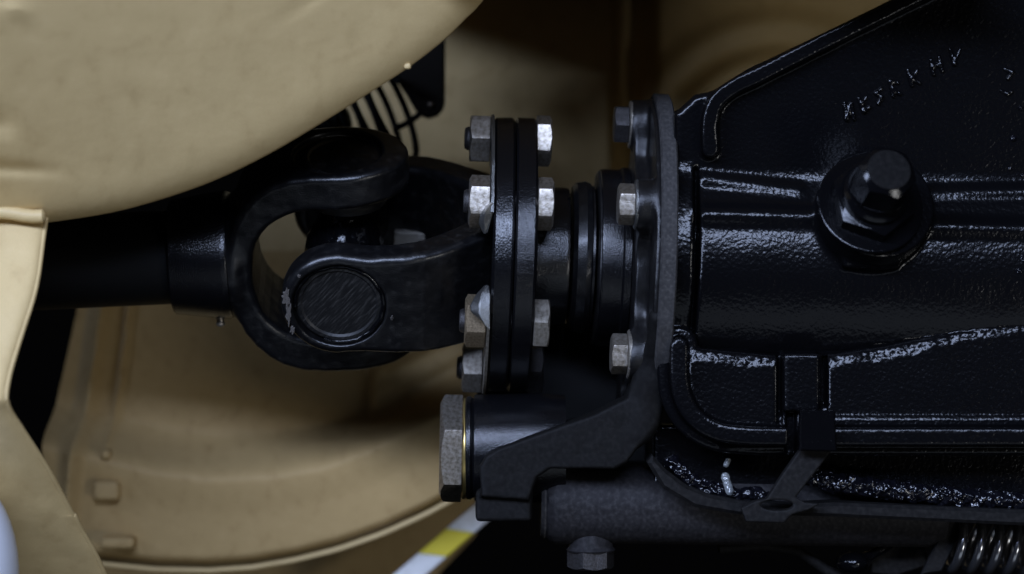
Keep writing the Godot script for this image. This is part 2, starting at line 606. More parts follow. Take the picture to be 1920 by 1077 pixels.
func make_companion() -> void:
	var t := thing("companion_flange", "black companion flange and hub on the gearbox input right of the joint", "flange", FO, BX)
	part("flange_disc", lathe([Vector2(1, 60), Vector2(1, 253), Vector2(5, 258), Vector2(35, 258), Vector2(39, 254), Vector2(39, 60)], 120, 28, 1.2), M.black_machined, t)
	part("hub", lathe([Vector2(36, 60), Vector2(40, 138), Vector2(46, 131), Vector2(60, 129), Vector2(100, 129), Vector2(106, 126), Vector2(108, 110)], 96, 30, 1.5), M.black_machined, t)
	part("dust_ring", lathe([Vector2(111, 90), Vector2(112, 132), Vector2(120, 140), Vector2(136, 143), Vector2(146, 139), Vector2(148, 134), Vector2(152, 134), Vector2(154, 128), Vector2(154, 90)], 96, 30, 1.5), M.dust_ring, t)

func bolts() -> void:
	# six bolts clamp the flanges; the four on this side can be seen
	var spec := [
		[-83.0, deg_to_rad(62), deg_to_rad(84), "zinc", "topmost bolt and nut on the flange rim, clear of the yoke", "zinc"],
		[-25.0, deg_to_rad(88), deg_to_rad(88), "zinc", "bolt with pale nut below the top one, bent tab folded under it", "zinc"],
		[35.0, deg_to_rad(84), deg_to_rad(118), "zinc_rusty", "bolt with brown stained nut half covered by a curled bright tab", "zinc_dull"],
		[95.0, deg_to_rad(72), deg_to_rad(62), "zinc_dull", "lowest grey bolt and nut at the bottom of the flange", "zinc_dark"],
	]
	for s in spec:
		var a := deg_to_rad(s[0])
		var t := thing("flange_bolt", s[4], "bolt", mp(0, -216 * sin(a), 216 * cos(a)), BX, S, "bolts clamping the two flanges")
		part("nut", hexa(-46, -84, 49, s[1]), M[s[3]], t)
		part("hex_head", hexa(40, 69, 49, s[2]), M[s[5]], t)
		part("shank", lathe([Vector2(-94, 12), Vector2(-93, 19), Vector2(-88, 22), Vector2(60, 22), Vector2(60, 10)], 28), M.zinc_dark, t)

func annulus(a0: float, a1: float, r0: float, r1: float, x0: float, x1: float) -> ArrayMesh:
	var rows := []
	var n := 26
	for i in n + 1:
		var a := deg_to_rad(lerpf(a0, a1, float(i) / n))
		var c := Vector3(0, -sin(a), cos(a))
		var bow := 1.2 * sin(i * 1.1)
		rows.append(PackedVector3Array([Vector3(x0 + bow * 0.2, 0, 0) + c * r0, Vector3(x0 + bow * 0.2, 0, 0) + c * (r1 + bow), Vector3(x1, 0, 0) + c * (r1 + bow), Vector3(x1, 0, 0) + c * r0]))
	var rt := rings(rows)
	return soup(rt[0], rt[1], 30)

func tab_sheet(rows: Array, thick: float) -> ArrayMesh:
	# rows of control points, each row a list of Vector3
	var f := func(u: float, v: float) -> Vector3:
		var y := v * (rows.size() - 1)
		var j := mini(int(y), rows.size() - 2)
		var p := []
		for k in [j, j + 1]:
			var r: Array = rows[k]
			var x := u * (r.size() - 1)
			var i := mini(int(x), r.size() - 2)
			p.append(r[i].lerp(r[i + 1], smoothstep(0, 1, x - i) * 0.4 + (x - i) * 0.6))
		return p[0].lerp(p[1], y - j) + Vector3(0, 0, 1.4 * wob.get_noise_2d(u * 60, v * 60))
	return sheet(f, 10, 10, thick)

func lock_plates() -> void:
	var t := thing("lock_plate", "thin bright lock plate under the upper two nuts, end bent down", "lock plate", FO, BX, S, "lock plates under the flange nuts")
	part("plate", annulus(-98, -16, 168, 262, -44.5, -39.5), M.steel_sheet, t)
	part("bent_tab", tab_sheet([
		[Vector3(-43, 92, 244), Vector3(-42, 88, 250), Vector3(-40, 84, 246)],
		[Vector3(-62, 72, 240), Vector3(-54, 74, 251), Vector3(-41, 72, 247)],
		[Vector3(-66, 52, 232), Vector3(-56, 58, 243), Vector3(-43, 62, 240)],
		[Vector3(-56, 34, 226), Vector3(-53, 33, 230), Vector3(-49, 36, 230)]], 4.0), M.steel_sheet, t)
	t = thing("lock_plate", "lock plate under the lower two nuts with its bright tab curled up", "lock plate", FO, BX, S, "lock plates under the flange nuts")
	part("plate", annulus(26, 106, 168, 262, -44.5, -39.5), M.zinc_dull, t)
	part("bent_tab", tab_sheet([
		[Vector3(-52, -60, 222), Vector3(-48, -58, 228), Vector3(-43, -60, 228)],
		[Vector3(-66, -76, 226), Vector3(-56, -72, 240), Vector3(-42, -74, 240)],
		[Vector3(-76, -96, 232), Vector3(-60, -92, 248), Vector3(-41, -94, 246)],
		[Vector3(-74, -108, 236), Vector3(-58, -114, 250), Vector3(-41, -120, 246)],
		[Vector3(-56, -122, 238), Vector3(-48, -130, 248), Vector3(-40, -138, 244)]], 4.0), M.steel_sheet, t)

func make_cover() -> void:
	var t := thing("bearing_cover", "black cast bearing cover bolted on the gearbox end behind the hub", "bearing cover", FO, BX)
	var lob := [Vector2(-83, 0), Vector2(-22, 0), Vector2(44, 0), Vector2(100, 0), Vector2(160, 0), Vector2(220, 0)]
	var cs := []
	for l in lob: cs.append(Vector2(-sin(deg_to_rad(l.x)), cos(deg_to_rad(l.x))) * 252.0)
	var f := func(p: Vector3) -> float:
		var q := Vector2(p.y, p.z)
		var r := q.length()
		var d := join2(r - 164.0, absf(p.x - 195.0) - 38.0, 5.0)
		var fl := r - 196.0
		var lugs := 1e9
		for c in cs:
			fl = smin(fl, spath(q, [c * 0.6, c], [60.0, 44.0]), 26.0)
			lugs = minf(lugs, (q - c).length() - 46.0)
		d = smin(d, join2(fl, absf(p.x - 236.0) - 15.0, 5.0), 14.0)
		d = smin(d, join2(lugs, absf(p.x - 234.0) - 20.0, 4.0), 8.0)
		d = smin(d, join2(r - 298.0, absf(p.x - 254.0) - 6.0, 4.0), 10.0)
		return d + 1.6 * wob.get_noise_3dv(p * 0.6)
	part("cover_casting", sdf(f, Vector3(150, -312, -120), Vector3(282, 312, 312), 5.0), M.cover_black, t)
	part("shoulder_ring", lathe([Vector2(157, 100), Vector2(158, 158), Vector2(163, 166), Vector2(168, 167), Vector2(200, 167), Vector2(204, 171), Vector2(216, 171), Vector2(219, 164), Vector2(219, 100)], 96, 28), M.black_machined, t)
	part("gasket_band", lathe([Vector2(256, 200), Vector2(256, 306), Vector2(259, 311), Vector2(283, 312), Vector2(286, 308), Vector2(286, 200)], 120, 30, 3.0), M.dust_band, t)
	var heads := [[-83.0, deg_to_rad(66), "zinc_dark", "dark bolt head at the top of the bearing cover"], [-22.0, deg_to_rad(92), "zinc", "pale worn bolt head beside the dust ring on the bearing cover"], [44.0, deg_to_rad(94), "zinc", "scuffed bolt head low on the bearing cover above the arm"]]
	for i in 3:
		var h: Array = heads[i]
		var a := deg_to_rad(h[0])
		var b := thing("cover_bolt", h[3], "bolt", mp(0, -252 * sin(a), 252 * cos(a)), BX, S, "bolts of the bearing cover")
		part("hex_head", hexa(212, 182 if i else 184, 38, h[1]), M[h[2]], b)
		part("washer", lathe([Vector2(212, 20), Vector2(212, 43), Vector2(214, 45), Vector2(220, 45), Vector2(221, 20)], 40), M.steel_sheet if i == 1 else M.zinc_dull, b)

# gearbox: px, py in photo units at depth 180
const GA := Vector2(1580, 540)
const GZ := 180.0

func gl(px: float, py: float, z: float) -> Vector3:
	return Vector3(px - GA.x, GA.y - py, z)

func gthing(called: String, label: String, category: String, group := "") -> Node3D:
	return thing(called, label, category, at(GA.x, GA.y, GZ), Basis.IDENTITY, unit(GZ), group)

func make_gearbox() -> void:
	var t := gthing("gearbox", "large gloss black gearbox casting with ribs filling the right side", "gearbox")
	var wall := [Vector2(1262, 350), Vector2(1262, 215), Vector2(1300, 180), Vector2(1345, 172), Vector2(1400, 132), Vector2(1560, 62), Vector2(1720, -14), Vector2(2100, -190), Vector2(2100, 420), Vector2(1262, 420)]
	var rib := smooth_pts([Vector2(1328, 284), Vector2(1326, 235), Vector2(1338, 196), Vector2(1372, 168), Vector2(1420, 145), Vector2(1560, 74), Vector2(1740, -14), Vector2(2060, -170)], 3)
	var ridge := [Vector2(1200, 640), Vector2(1290, 650), Vector2(1440, 664), Vector2(1545, 664), Vector2(1650, 648), Vector2(1740, 630), Vector2(1830, 612), Vector2(1920, 592), Vector2(2100, 540)]
	var box := [Vector2(1284, 640)]
	for q in ridge:
		if q.x > 1284: box.append(q)
	box += [Vector2(2100, 835), Vector2(1350, 835), Vector2(1305, 800), Vector2(1284, 740)]
	var rim := smooth_pts([Vector2(1268, 648), Vector2(1268, 700), Vector2(1275, 742), Vector2(1296, 778), Vector2(1332, 802), Vector2(1380, 811), Vector2(1500, 814), Vector2(2100, 814)], 3)
	var ones := func(n: int, v: float) -> Array:
		var o := []
		for i in n: o.append(v)
		return o
	var rim_t: Array = ones.call(rim.size(), 17.0)
	var rim_w: Array = ones.call(rim.size(), 38.0)
	var rib_t: Array = ones.call(rib.size(), 15.0)
	var rib_u: Array = ones.call(rib.size(), 8.0)
	var groove := [Vector2(1304, 320), Vector2(1303, 430), Vector2(1300, 540), Vector2(1293, 640)]
	var boss_n := Vector3(0.10, 0.36, 0.93).normalized()
	var boss_c := gl(1628, 404, 60)
	var f := func(p: Vector3) -> float:
		var q := Vector2(p.x + GA.x, GA.y - p.y)
		var z := p.z
		var n1 := wob3.get_noise_3dv(p)
		var n2 := wob2.get_noise_3dv(p)
		# barrel
		var cy := 487.0 + 0.02 * (q.x - 1255.0)
		var d := Vector2(q.y - cy, z + 212.0).length() - 290.0
		d = join2(d, absf(q.x - 1780.0) - 522.0, 6.0)
		# rim of the barrel left of the groove
		d = minf(d, join2(Vector2(q.y - 482.0, z + 212.0).length() - 296.0, absf(q.x - 1276.0) - 21.0, 4.0))
		# flat side wall above
		var zw := z - 0.13 * maxf(0.0, 345.0 - q.y)
		var w := join2(spoly(q, wall), zw - 34.0, 14.0)
		d = smin(d, maxf(w, -z - 320.0), 16.0)
		# diagonal rib along the wall's edge, groove beside it
		d = smin(d, join2(spath(q, rib, rib_t), absf(zw - 40.0) - 26.0, 5.0), 10.0)
		if d < -48.0 and q.y < 600.0: return d
		# shallow swelling bands round the barrel
		d = smin(d, scapsule(p, gl(1310, 404, 64), gl(1540, 410, 60), 12.0), 22.0)
		d = smin(d, scapsule(p, gl(1720, 428, 66), gl(2100, 436, 60), 11.0), 20.0)
		d = smin(d, scapsule(p, gl(1310, 338, 34), gl(1490, 360, 36), 9.0), 16.0)
		d = smin(d, scapsule(p, gl(1740, 366, 38), gl(2100, 356, 38), 9.0), 14.0)
		d = smax(d, -(spath(q, groove, [5.0, 5.0, 5.0, 6.0]) + maxf(0.0, 30.0 - z) * 0.5), 4.0)
		# boss for the plug
		var b := p - boss_c
		var along_n := b.dot(boss_n)
		var rad := (b - boss_n * along_n).length()
		d = smin(d, join2(rad - 106.0, absf(along_n) - 52.0, 5.0), 9.0)
		d = smin(d, sbox(p - gl(1622, 470, 66), Vector3(52, 34, 34), 8.0), 10.0)
		# sump side below the ridge
		var zc := z
		if q.y < 720.0: zc = z + 0.26 * maxf(0.0, 23.0 - (q.y - curve_y(ridge, q.x)) + 6.0 * n1 + 5.5 * n2)
		var bx := join2(spoly(q, box), absf(zc + 40.0) - 108.0, 8.0)
		if q.x > 1545.0: bx = join2(spoly(q, box), absf(zc + 48.0) - 106.0, 8.0)
		d = minf(d, bx)
		d = smax(d, -(maxf(absf(q.x - 1457.0) - 4.5, maxf(660.0 - q.y, q.y - 800.0)) + maxf(0.0, 52.0 - z)), 4.0)
		d = smin(d, sbox(p - gl(1496, 716, 44), Vector3(34, 55, 38), 7.0), 4.0)
		d = smax(d, -(maxf(absf(q.x - 1541.0) - 5.0, maxf(668.0 - q.y, q.y - 760.0)) + maxf(0.0, 40.0 - z)), 4.0)
		# gasket rim: proud band and wider band under it
		d = smin(d, join2(spath(q, rim, rim_t), absf(z - 50.0) - 52.0, 6.0), 5.0)
		d = smin(d, join2(spath(q, rim, rim_w), absf(z - 20.0) - 42.0, 10.0), 5.0)
		# gap left of the block
		d = smax(d, -sbox(p - gl(1478, 808, 90), Vector3(9, 40, 40), 3.0), 3.0)
		# hollow bottom wall, set back
		var low := maxf(absf(q.x - 1665.0) - 436.0, maxf(800.0 - q.y, maxf(q.y - 960.0, z + 46.0)))
		d = smin(d, maxf(low, -z - 300.0), 8.0)
		return d + 0.55 * n1 + 0.05 * n2
	part("casting", sdf(f, gl(1190, 965, -110), gl(1960, -30, 150), 5.0), M.black_cast, t)
	# raised foundry marks, too worn to read
	var glyph := [
		[Vector2(1578, 196), [[0, 0, 4, 30], [4, 30, 12, 2], [12, 2, 18, 30]]],
		[Vector2(1604, 186), [[0, 2, 10, 26], [14, 0, 8, 10], [10, 26, 20, 18]]],
		[Vector2(1634, 170), [[12, 0, 2, 8], [2, 8, 12, 16], [12, 16, 6, 28]]],
		[Vector2(1662, 156), [[0, 0, 6, 28], [0, 0, 14, 4], [6, 14, 18, 24]]],
		[Vector2(1694, 136), [[0, 0, 8, 28], [8, 14, 18, 0], [8, 14, 22, 24]]],
		[Vector2(1736, 116), [[0, 0, 6, 28], [16, -4, 22, 22], [4, 14, 19, 9]]],
		[Vector2(1772, 98), [[0, 0, 8, 26], [8, 26, 18, 0]]],
		[Vector2(1874, 134), [[0, 0, 14, 6], [14, 6, 6, 18]]],
		[Vector2(1868, 174), [[0, 0, 12, 6], [12, 6, 20, 2]]],
	]
	for gy in glyph:
		var strokes := []
		for s in gy[1]:
			var gz: float = 33.5 + 0.13 * (345.0 - gy[0].y)
			strokes.append([gl(gy[0].x + s[0], gy[0].y + s[1], gz), gl(gy[0].x + s[2], gy[0].y + s[3], gz)])
		var c := gl(gy[0].x + 10, gy[0].y + 14, 36.0 + 0.13 * (345.0 - gy[0].y))
		var fg := func(p: Vector3) -> float:
			var d := 1e9
			for s in strokes: d = smin(d, scapsule(p, s[0], s[1], 4.0), 5.0)
			return d + 0.5 * wob2.get_noise_3dv(p)
		part("cast_mark", sdf(fg, c - Vector3(26, 28, 10), c + Vector3(26, 28, 10), 2.0), M.black_gloss, t)
	# spatter of thick paint at the right edge
	for q in [Vector3(1908, 486, 9), Vector3(1898, 508, 7), Vector3(1916, 512, 8), Vector3(1893, 262, 6), Vector3(1905, 206, 5), Vector3(1888, 318, 4), Vector3(1912, 330, 4)]:
		var zz: float = 34.0 + 0.13 * (345.0 - q.y) if q.y < 350 else 74.0
		var c := gl(q.x, q.y, zz)
		var fd := func(p: Vector3) -> float: return (p - c).length() - q.z + 2.5 * wob2.get_noise_3dv(p * 2.5)
		part("paint_blob", sdf(fd, c - Vector3.ONE * (q.z + 5), c + Vector3.ONE * (q.z + 5), 2.0), M.sealant, t)
	# block and strap of the clamp that crosses the rim
	part("clamp_block", prism([Vector2(1487, 764), Vector2(1551, 765), Vector2(1555, 840), Vector2(1486, 838)].map(func(q): return Vector2(q.x - GA.x, GA.y - q.y)), 96, 128, 3.0), M.black_gloss, t)
	var strap := [Vector2(1492, 836), Vector2(1552, 838), Vector2(1520, 880), Vector2(1484, 926), Vector2(1500, 936), Vector2(1530, 938), Vector2(1508, 950), Vector2(1478, 958), Vector2(1462, 974), Vector2(1392, 972), Vector2(1382, 946), Vector2(1405, 934), Vector2(1430, 928), Vector2(1458, 884)]
	var sl := strap.map(func(q): return Vector2(q.x - GA.x, GA.y - q.y))
	var fs := func(p: Vector3) -> float:
		var d := join2(spoly(Vector2(p.x, p.y), sl), absf(p.z - 78.0) - 12.0, 3.0)
		var h := Vector2((p.x + GA.x - 1449.0) / 30.0, (GA.y - p.y - 941.0) / 10.0).length() - 1.0
		return smax(d, -h * 9.0, 2.0)
	part("clamp_strap", sdf(fs, gl(1372, 985, 62), gl(1562, 828, 94), 3.0), M.dusty_black, t)
	# sealant squeezed out in the hollow
	var bead := [gl(1262, 868, -22), gl(1290, 898, -14), gl(1330, 918, -8), gl(1380, 928, -6), gl(1430, 930, -8)]
	var bead2 := [gl(1528, 896, -10), gl(1570, 908, 0), gl(1640, 916, 4), gl(1720, 926, 4), gl(1800, 934, 4), gl(1960, 944, 4)]
	var lob := func(p: Vector3, b: Array, r: float) -> float:
		var d := 1e9
		for i in b.size() - 1: d = minf(d, scapsule(p, b[i], b[i + 1], r))
		return d + 8.0 * wob2.get_noise_3dv(p * 0.6) + 1.6 * wob2.get_noise_3dv(p * 1.5)
	part("sealant_bead", sdf(func(p: Vector3) -> float: return lob.call(p, bead, 13.0), gl(1235, 955, -52), gl(1460, 835, 24), 2.6), M.sealant, t)
	part("sealant_bead", sdf(func(p: Vector3) -> float: return lob.call(p, bead2, 17.0), gl(1500, 975, -34), gl(1950, 862, 40), 2.8), M.sealant, t)
	part("sealant_drip", sdf(func(p: Vector3) -> float: return smin(scapsule(p, gl(1360, 894, 8), gl(1368, 922, 12), 8.0), scapsule(p, gl(1366, 864, 2), gl(1362, 872, 4), 5.5), 3.0) + 1.5 * wob2.get_noise_3dv(p * 2.0), gl(1340, 940, -14), gl(1386, 850, 30), 2.2), M.sealant_drip, t, "pale drip hanging in the dark hollow under the rim")
	# plate that closes the casting below
	var edge := [Vector2(1222, 852), Vector2(1248, 880), Vector2(1285, 908), Vector2(1330, 926), Vector2(1390, 938), Vector2(1480, 944), Vector2(1560, 940), Vector2(1700, 946), Vector2(1960, 956), Vector2(1960, 985), Vector2(1560, 966), Vector2(1380, 962), Vector2(1300, 948), Vector2(1240, 912), Vector2(1212, 866)]
	part("bottom_lip", prism(edge.map(func(q): return Vector2(q.x - GA.x, GA.y - q.y)), -60, 46, 6.0), M.dusty_black, t)

func make_plug() -> void:
	var n := Vector3(0.11, 0.40, 0.91).normalized()
	var b := Basis(n, Vector3(0, 1, 0).cross(n).normalized(), n.cross(Vector3(0, 1, 0).cross(n).normalized()))
	var t := thing("filler_plug", "round black filler plug with hexagon collar standing on the gearbox boss", "plug", at(1632, 385, GZ + 112), b, unit(GZ + 112))
	part("washer", lathe([Vector2(-6, 40), Vector2(-6, 98), Vector2(2, 101), Vector2(7, 100), Vector2(9, 96), Vector2(9, 40)], 80), M.black_gloss, t)
	part("hex_collar", hexa(8, 44, 82, deg_to_rad(8), 24.0, 1.0), M.black_gloss, t)
	part("neck", lathe([Vector2(40, 20), Vector2(42, 62), Vector2(56, 62), Vector2(62, 56), Vector2(70, 52), Vector2(78, 52), Vector2(80, 20)], 64, 40), M.black_gloss, t)
	part("end_face", lathe([Vector2(148, 10), Vector2(149, 39), Vector2(151, 40.5), Vector2(152.5, 39), Vector2(153, 30), Vector2(153, 8)], 48, 40), M.arm_dust, t)
	part("plug_head", hexa(78, 150, 55, deg_to_rad(14), 38.0, 0.5, 0.86), M.black_gloss, t)

func make_arm() -> void:
	var t := thing("mounting_arm", "dusty black cast arm reaching left under the flange to a big bolt", "bracket", at(1040, 830, 90), Basis.IDENTITY, unit(90))
	var face := [Vector2(900, 868), Vector2(912, 848), Vector2(935, 834), Vector2(1040, 796), Vector2(1110, 772), Vector2(1170, 742), Vector2(1190, 690), Vector2(1206, 636), Vector2(1244, 640), Vector2(1240, 720), Vector2(1226, 790), Vector2(1196, 826), Vector2(1172, 860), Vector2(1148, 872), Vector2(1030, 872), Vector2(1006, 888), Vector2(992, 930), Vector2(904, 924)]
	var fl := face.map(func(q): return Vector2(q.x - 1040, 830 - q.y))
	var f := func(p: Vector3) -> float:
		var q := Vector2(p.x, p.y)
		var d := join2(spoly(q, fl), absf(p.z - 60.0) - 62.0, 6.0)
		d = smin(d, sbox(p - Vector3(-95, -112, 30), Vector3(52, 28, 76), 8.0), 8.0)
		d = smin(d, scapsule(p, Vector3(184, 236, 172), Vector3(178, 120, 112), 17.0), 30.0)
		d = smin(d, scapsule(p, Vector3(178, 120, 112), Vector3(160, 30, 96), 20.0), 30.0)
		return d + 1.5 * wob.get_noise_3dv(p * 0.5)
	part("arm", sdf(f, Vector3(-160, -150, -60), Vector3(222, 268, 204), 4.0), M.arm_dust, t)
	var c := part("eye_collar", lathe([Vector2(-170, 40), Vector2(-169, 92), Vector2(-165, 97), Vector2(-158, 98), Vector2(-154, 94), Vector2(-150, 100), Vector2(-30, 104), Vector2(20, 100), Vector2(20, 40)], 80), M.black_machined, t)
	c.position = Vector3(0, -12, -20) * U
	part("web", prism([Vector2(-150, 90), Vector2(-60, 100), Vector2(-40, 220), Vector2(190, 220), Vector2(190, -60), Vector2(-40, -60), Vector2(-150, -20)], -300, -240, 8.0), M.black_matt, t)  # added dark plate, stands in for the black void behind the arm
	var b := thing("arm_bolt", "very large zinc bolt head at the left end of the dusty arm", "bolt", at(868, 842, 70), axes(Vector3(1, -0.02, -0.03)), unit(70))
	part("hex_head", hexa(-2, -44, 104, deg_to_rad(97), 26.0, 1.2), M.zinc, b)
	part("washer", lathe([Vector2(-2, 30), Vector2(-2, 92), Vector2(0, 95), Vector2(6, 95), Vector2(7, 92), Vector2(7, 30)], 64), M.brass_washer, b)

func make_tube() -> void:
	var t := thing("cross_tube", "dusty dark round tube running along the bottom under the gearbox", "tube", at(1400, 950, 80), axes(Vector3(1, -0.012, -0.01)), unit(80))
	part("tube_body", lathe([Vector2(-376, 40), Vector2(-378, 62), Vector2(-372, 70), Vector2(-356, 76), Vector2(-332, 76), Vector2(-322, 73), Vector2(340, 73), Vector2(372, 60), Vector2(380, 30)], 96, 34, 1.0), M.tube_dust, t)
	part("end_cap", lathe([Vector2(-374, 30), Vector2(-379, 34), Vector2(-386, 60), Vector2(-380, 66), Vector2(-372, 62), Vector2(-372, 30)], 64, 40, 2.0), M.dust_band, t)
	var b := thing("tube_bolt", "dull round-edged nut hanging under the left end of the tube", "nut", at(1108, 1030, 90), Basis(Vector3(0, -1, 0), Vector3(1, 0, 0), Vector3(0, 0, 1)), unit(90))
	part("hex_head", hexa(2, 38, 46, deg_to_rad(20), 34.0, 1.0), M.zinc_dark, b)
	part("flange", lathe([Vector2(-30, 10), Vector2(-30, 40), Vector2(-4, 42), Vector2(2, 46), Vector2(5, 44), Vector2(5, 10)], 48), M.tube_dust, b)

func make_spring() -> void:
	var t := thing("return_spring", "shiny black coil spring at the lower right corner beneath the gearbox", "spring", at(1850, 1020, 60), Basis.IDENTITY, unit(60))
	var ax := Vector3(1, -0.06, -0.1).normalized()
	var a := Vector3(0.42, 0.9, 0.1).normalized()
	a = (a - ax * a.dot(ax) * 0.4).normalized()
	var b := ax.cross(a).normalized()
	var path := []
	for i in 150:
		var f := TAU * i / 30.0
		path.append(ax * (-70 + 1.15 * i) + (a * cos(f) + b * sin(f)) * 54.0)
	part("coil", tube(path, 9.0, 14), M.spring_black, t)
	var l := thing("lever_plate", "flat dark lever slanting beside the coil spring", "lever", at(1790, 1010, 90), Basis.IDENTITY, unit(90))
	part("blade", prism([Vector2(-8, 46), Vector2(32, 48), Vector2(10, 6), Vector2(-24, -62), Vector2(-62, -68), Vector2(-40, -20)], -10, 10, 3.0), M.dusty_black, l)
	var k := thing("linkage_joint", "small glossy black linkage ball joint below the tube", "ball joint", at(1600, 1056, 70), Basis.IDENTITY, unit(70))
	part("ball_housing", sdf(func(p: Vector3) -> float: return smin(Vector3(p.x, p.y * 1.5, p.z).length() / 1.3 - 24.0, scapsule(p, Vector3(10, 0, 0), Vector3(70, 30, -20), 10.0), 12.0) + 1.2 * wob.get_noise_3dv(p), Vector3(-50, -40, -50), Vector3(100, 60, 50), 4.0), M.black_gloss, k)
	part("link_plate", prism([Vector2(40, 10), Vector2(60, 40), Vector2(140, 44), Vector2(150, -10), Vector2(90, -30), Vector2(40, -26)], -60, -44, 3.0), M.dusty_black, k)
	var h := thing("brake_pipe", "thin dark pipe crossing behind the linkage at the bottom edge", "pipe", at(1500, 1050, 20), Basis.IDENTITY, unit(20))
	part("pipe_run", tube([Vector3(-150, 20, 0), Vector3(-60, 26, 0), Vector3(0, 14, 8), Vector3(50, -20, 12), Vector3(110, -44, 10)], 10.0, 14), M.dusty_black, h)

# ------------------------------------------------------------------ tan bodywork
func make_panels() -> void:
	var edge := smooth_pts([Vector2(-1300, 424), Vector2(-160, 424), Vector2(0, 424), Vector2(85, 415), Vector2(200, 397), Vector2(300, 370), Vector2(400, 334), Vector2(500, 285), Vector2(600, 226), Vector2(700, 163), Vector2(770, 117), Vector2(830, 70), Vector2(873, 28), Vector2(905, -6), Vector2(1000, -130)], 4)
	var zf := 380.0
	var t := thing("front_panel", "large tan painted body panel with curved lower edge, upper left", "body panel", at(400, 150, zf), Basis.IDENTITY, unit(zf))
	var f := func(u: float, v: float) -> Vector3:
		var e := along(edge, u)
		var o := Vector2(lerpf(-1900, 900, u), lerpf(-500, -760, u))  # runs far out of view, to block lamp light from the rear wall
		var s := v * v * 0.85 + v * 0.15
		var q := e.lerp(o, s)
		var dist := (q - e).length()
		var z := -46.0 * exp(-dist / 26.0) + 22.0 * (1.0 - exp(-dist / 260.0))
		z += 3.0 * wob.get_noise_2d(q.x * 0.10, q.y * 0.10) + 0.5 * wob.get_noise_2d(q.x * 0.4 + 99, q.y * 0.4)
		z -= 16.0 * gauss((q - Vector2(18, 238)).length(), 24.0)
		z += 9.0 * gauss((q - Vector2(80, 50)).length(), 16.0)
		z -= 12.0 * gauss(q.y - (44.0 - q.x * 0.22), 9.0) * smoothstep(130, 60, q.x)
		z -= 4.0 * gauss((q.x - 585.0) * 0.5 + (q.y - 15.0) * 0.75, 7.0) * gauss((q - Vector2(585, 15)).length(), 60.0)
		z -= 10.0 * gauss(q.y - 318.0 - 0.04 * q.x, 12.0) * smoothstep(150, 20, q.x)
		return Vector3(q.x - 400.0, 150.0 - q.y, z + 0.74 * minf(sqrt(dist * dist + 4900.0) - 70.0, 700.0))
	part("skin", sheet(f, 190, 90, 7.0), M.tan_paint, t)
	var seam := []
	for i in 14: seam.append(Vector3(-560 + i * 18.4, -252 + 4.0 * sin(i * 0.9), 4))
	part("weld_bead", tube(seam, 13.0, 16), M.tan_paint, t)
	part("lip_nub", sdf(func(p: Vector3) -> float: return sbox(p - Vector3(362, 30, -40), Vector3(7, 6, 7), 4.0), Vector3(350, 14, -52), Vector3(384, 46, -20), 3.0), M.tan_paint, t)

	# plate that hangs below the seam
	var border := smooth_pts([Vector2(84, 405), Vector2(82, 440), Vector2(77, 540), Vector2(58, 630), Vector2(44, 700), Vector2(43, 755), Vector2(62, 805), Vector2(93, 880), Vector2(120, 966), Vector2(126, 976), Vector2(133, 1004), Vector2(150, 1052), Vector2(162, 1100), Vector2(174, 1160)], 4)
	t = thing("side_plate", "tan painted vertical plate at the left edge, bent away at its bottom", "body panel", at(40, 700, 360), Basis.IDENTITY, unit(360))
	var pz := func(y: float) -> float:
		return 170.0 * clampf((y - 400.0) / 330.0, 0.0, 1.05) - 340.0 * maxf(0.0, (y - 745.0) / 330.0) - 6.0 * smoothstep(725, 765, y)
	var fp := func(u: float, v: float) -> Vector3:
		var e := along(border, v)
		var x := lerpf(-900.0, e.x, 1.0 - (1.0 - u) * (1.0 - u))  # plate continues out of view to stop light passing on the left
		var z: float = pz.call(e.y) - 12.0 * exp(-(e.x - x) / 8.0) + 3.0 * wob.get_noise_2d(x * 0.2, e.y * 0.2)
		return Vector3(x - 40.0, 700.0 - e.y, z)
	part("skin", sheet(fp, 60, 90, 7.0), M.tan_paint, t)
	var lip := []
	for i in border.size(): lip.append(Vector3(border[i].x - 41.0, 700.0 - border[i].y, pz.call(border[i].y) - 14.0))
	part("rolled_edge", tube(lip, 5.0, 10), M.tan_paint, t)

	# tub behind the joint, lower left
	var bot := [Vector2(60, 1040), Vector2(200, 1052), Vector2(300, 1062), Vector2(400, 1064), Vector2(480, 1058), Vector2(560, 1044), Vector2(640, 1024), Vector2(720, 996), Vector2(800, 960), Vector2(870, 922), Vector2(960, 868), Vector2(1100, 770)]
	var left := [Vector2(520, 150), Vector2(560, 144), Vector2(700, 116), Vector2(800, 92), Vector2(860, 88), Vector2(940, 110), Vector2(1050, 170), Vector2(1200, 220)]
	var left_s := []
	for i in 40: left_s.append(Vector2(0, curve_y(left, lerpf(470, 1200, i / 39.0))))
	for k in 6:
		for i in range(1, 39): left_s[i] = (left_s[i - 1] + left_s[i + 1]) * 0.5
	var ledge := [Vector2(80, 770), Vector2(200, 796), Vector2(300, 822), Vector2(400, 834), Vector2(520, 830), Vector2(620, 812), Vector2(700, 782), Vector2(780, 742), Vector2(860, 700), Vector2(1000, 620), Vector2(1200, 520)]
	var zr := -480.0
	t = thing("rear_tub", "tan painted pressed tub with ledge and ribs behind the joint, lower left", "body panel", at(480, 820, zr), Basis.IDENTITY, unit(zr))
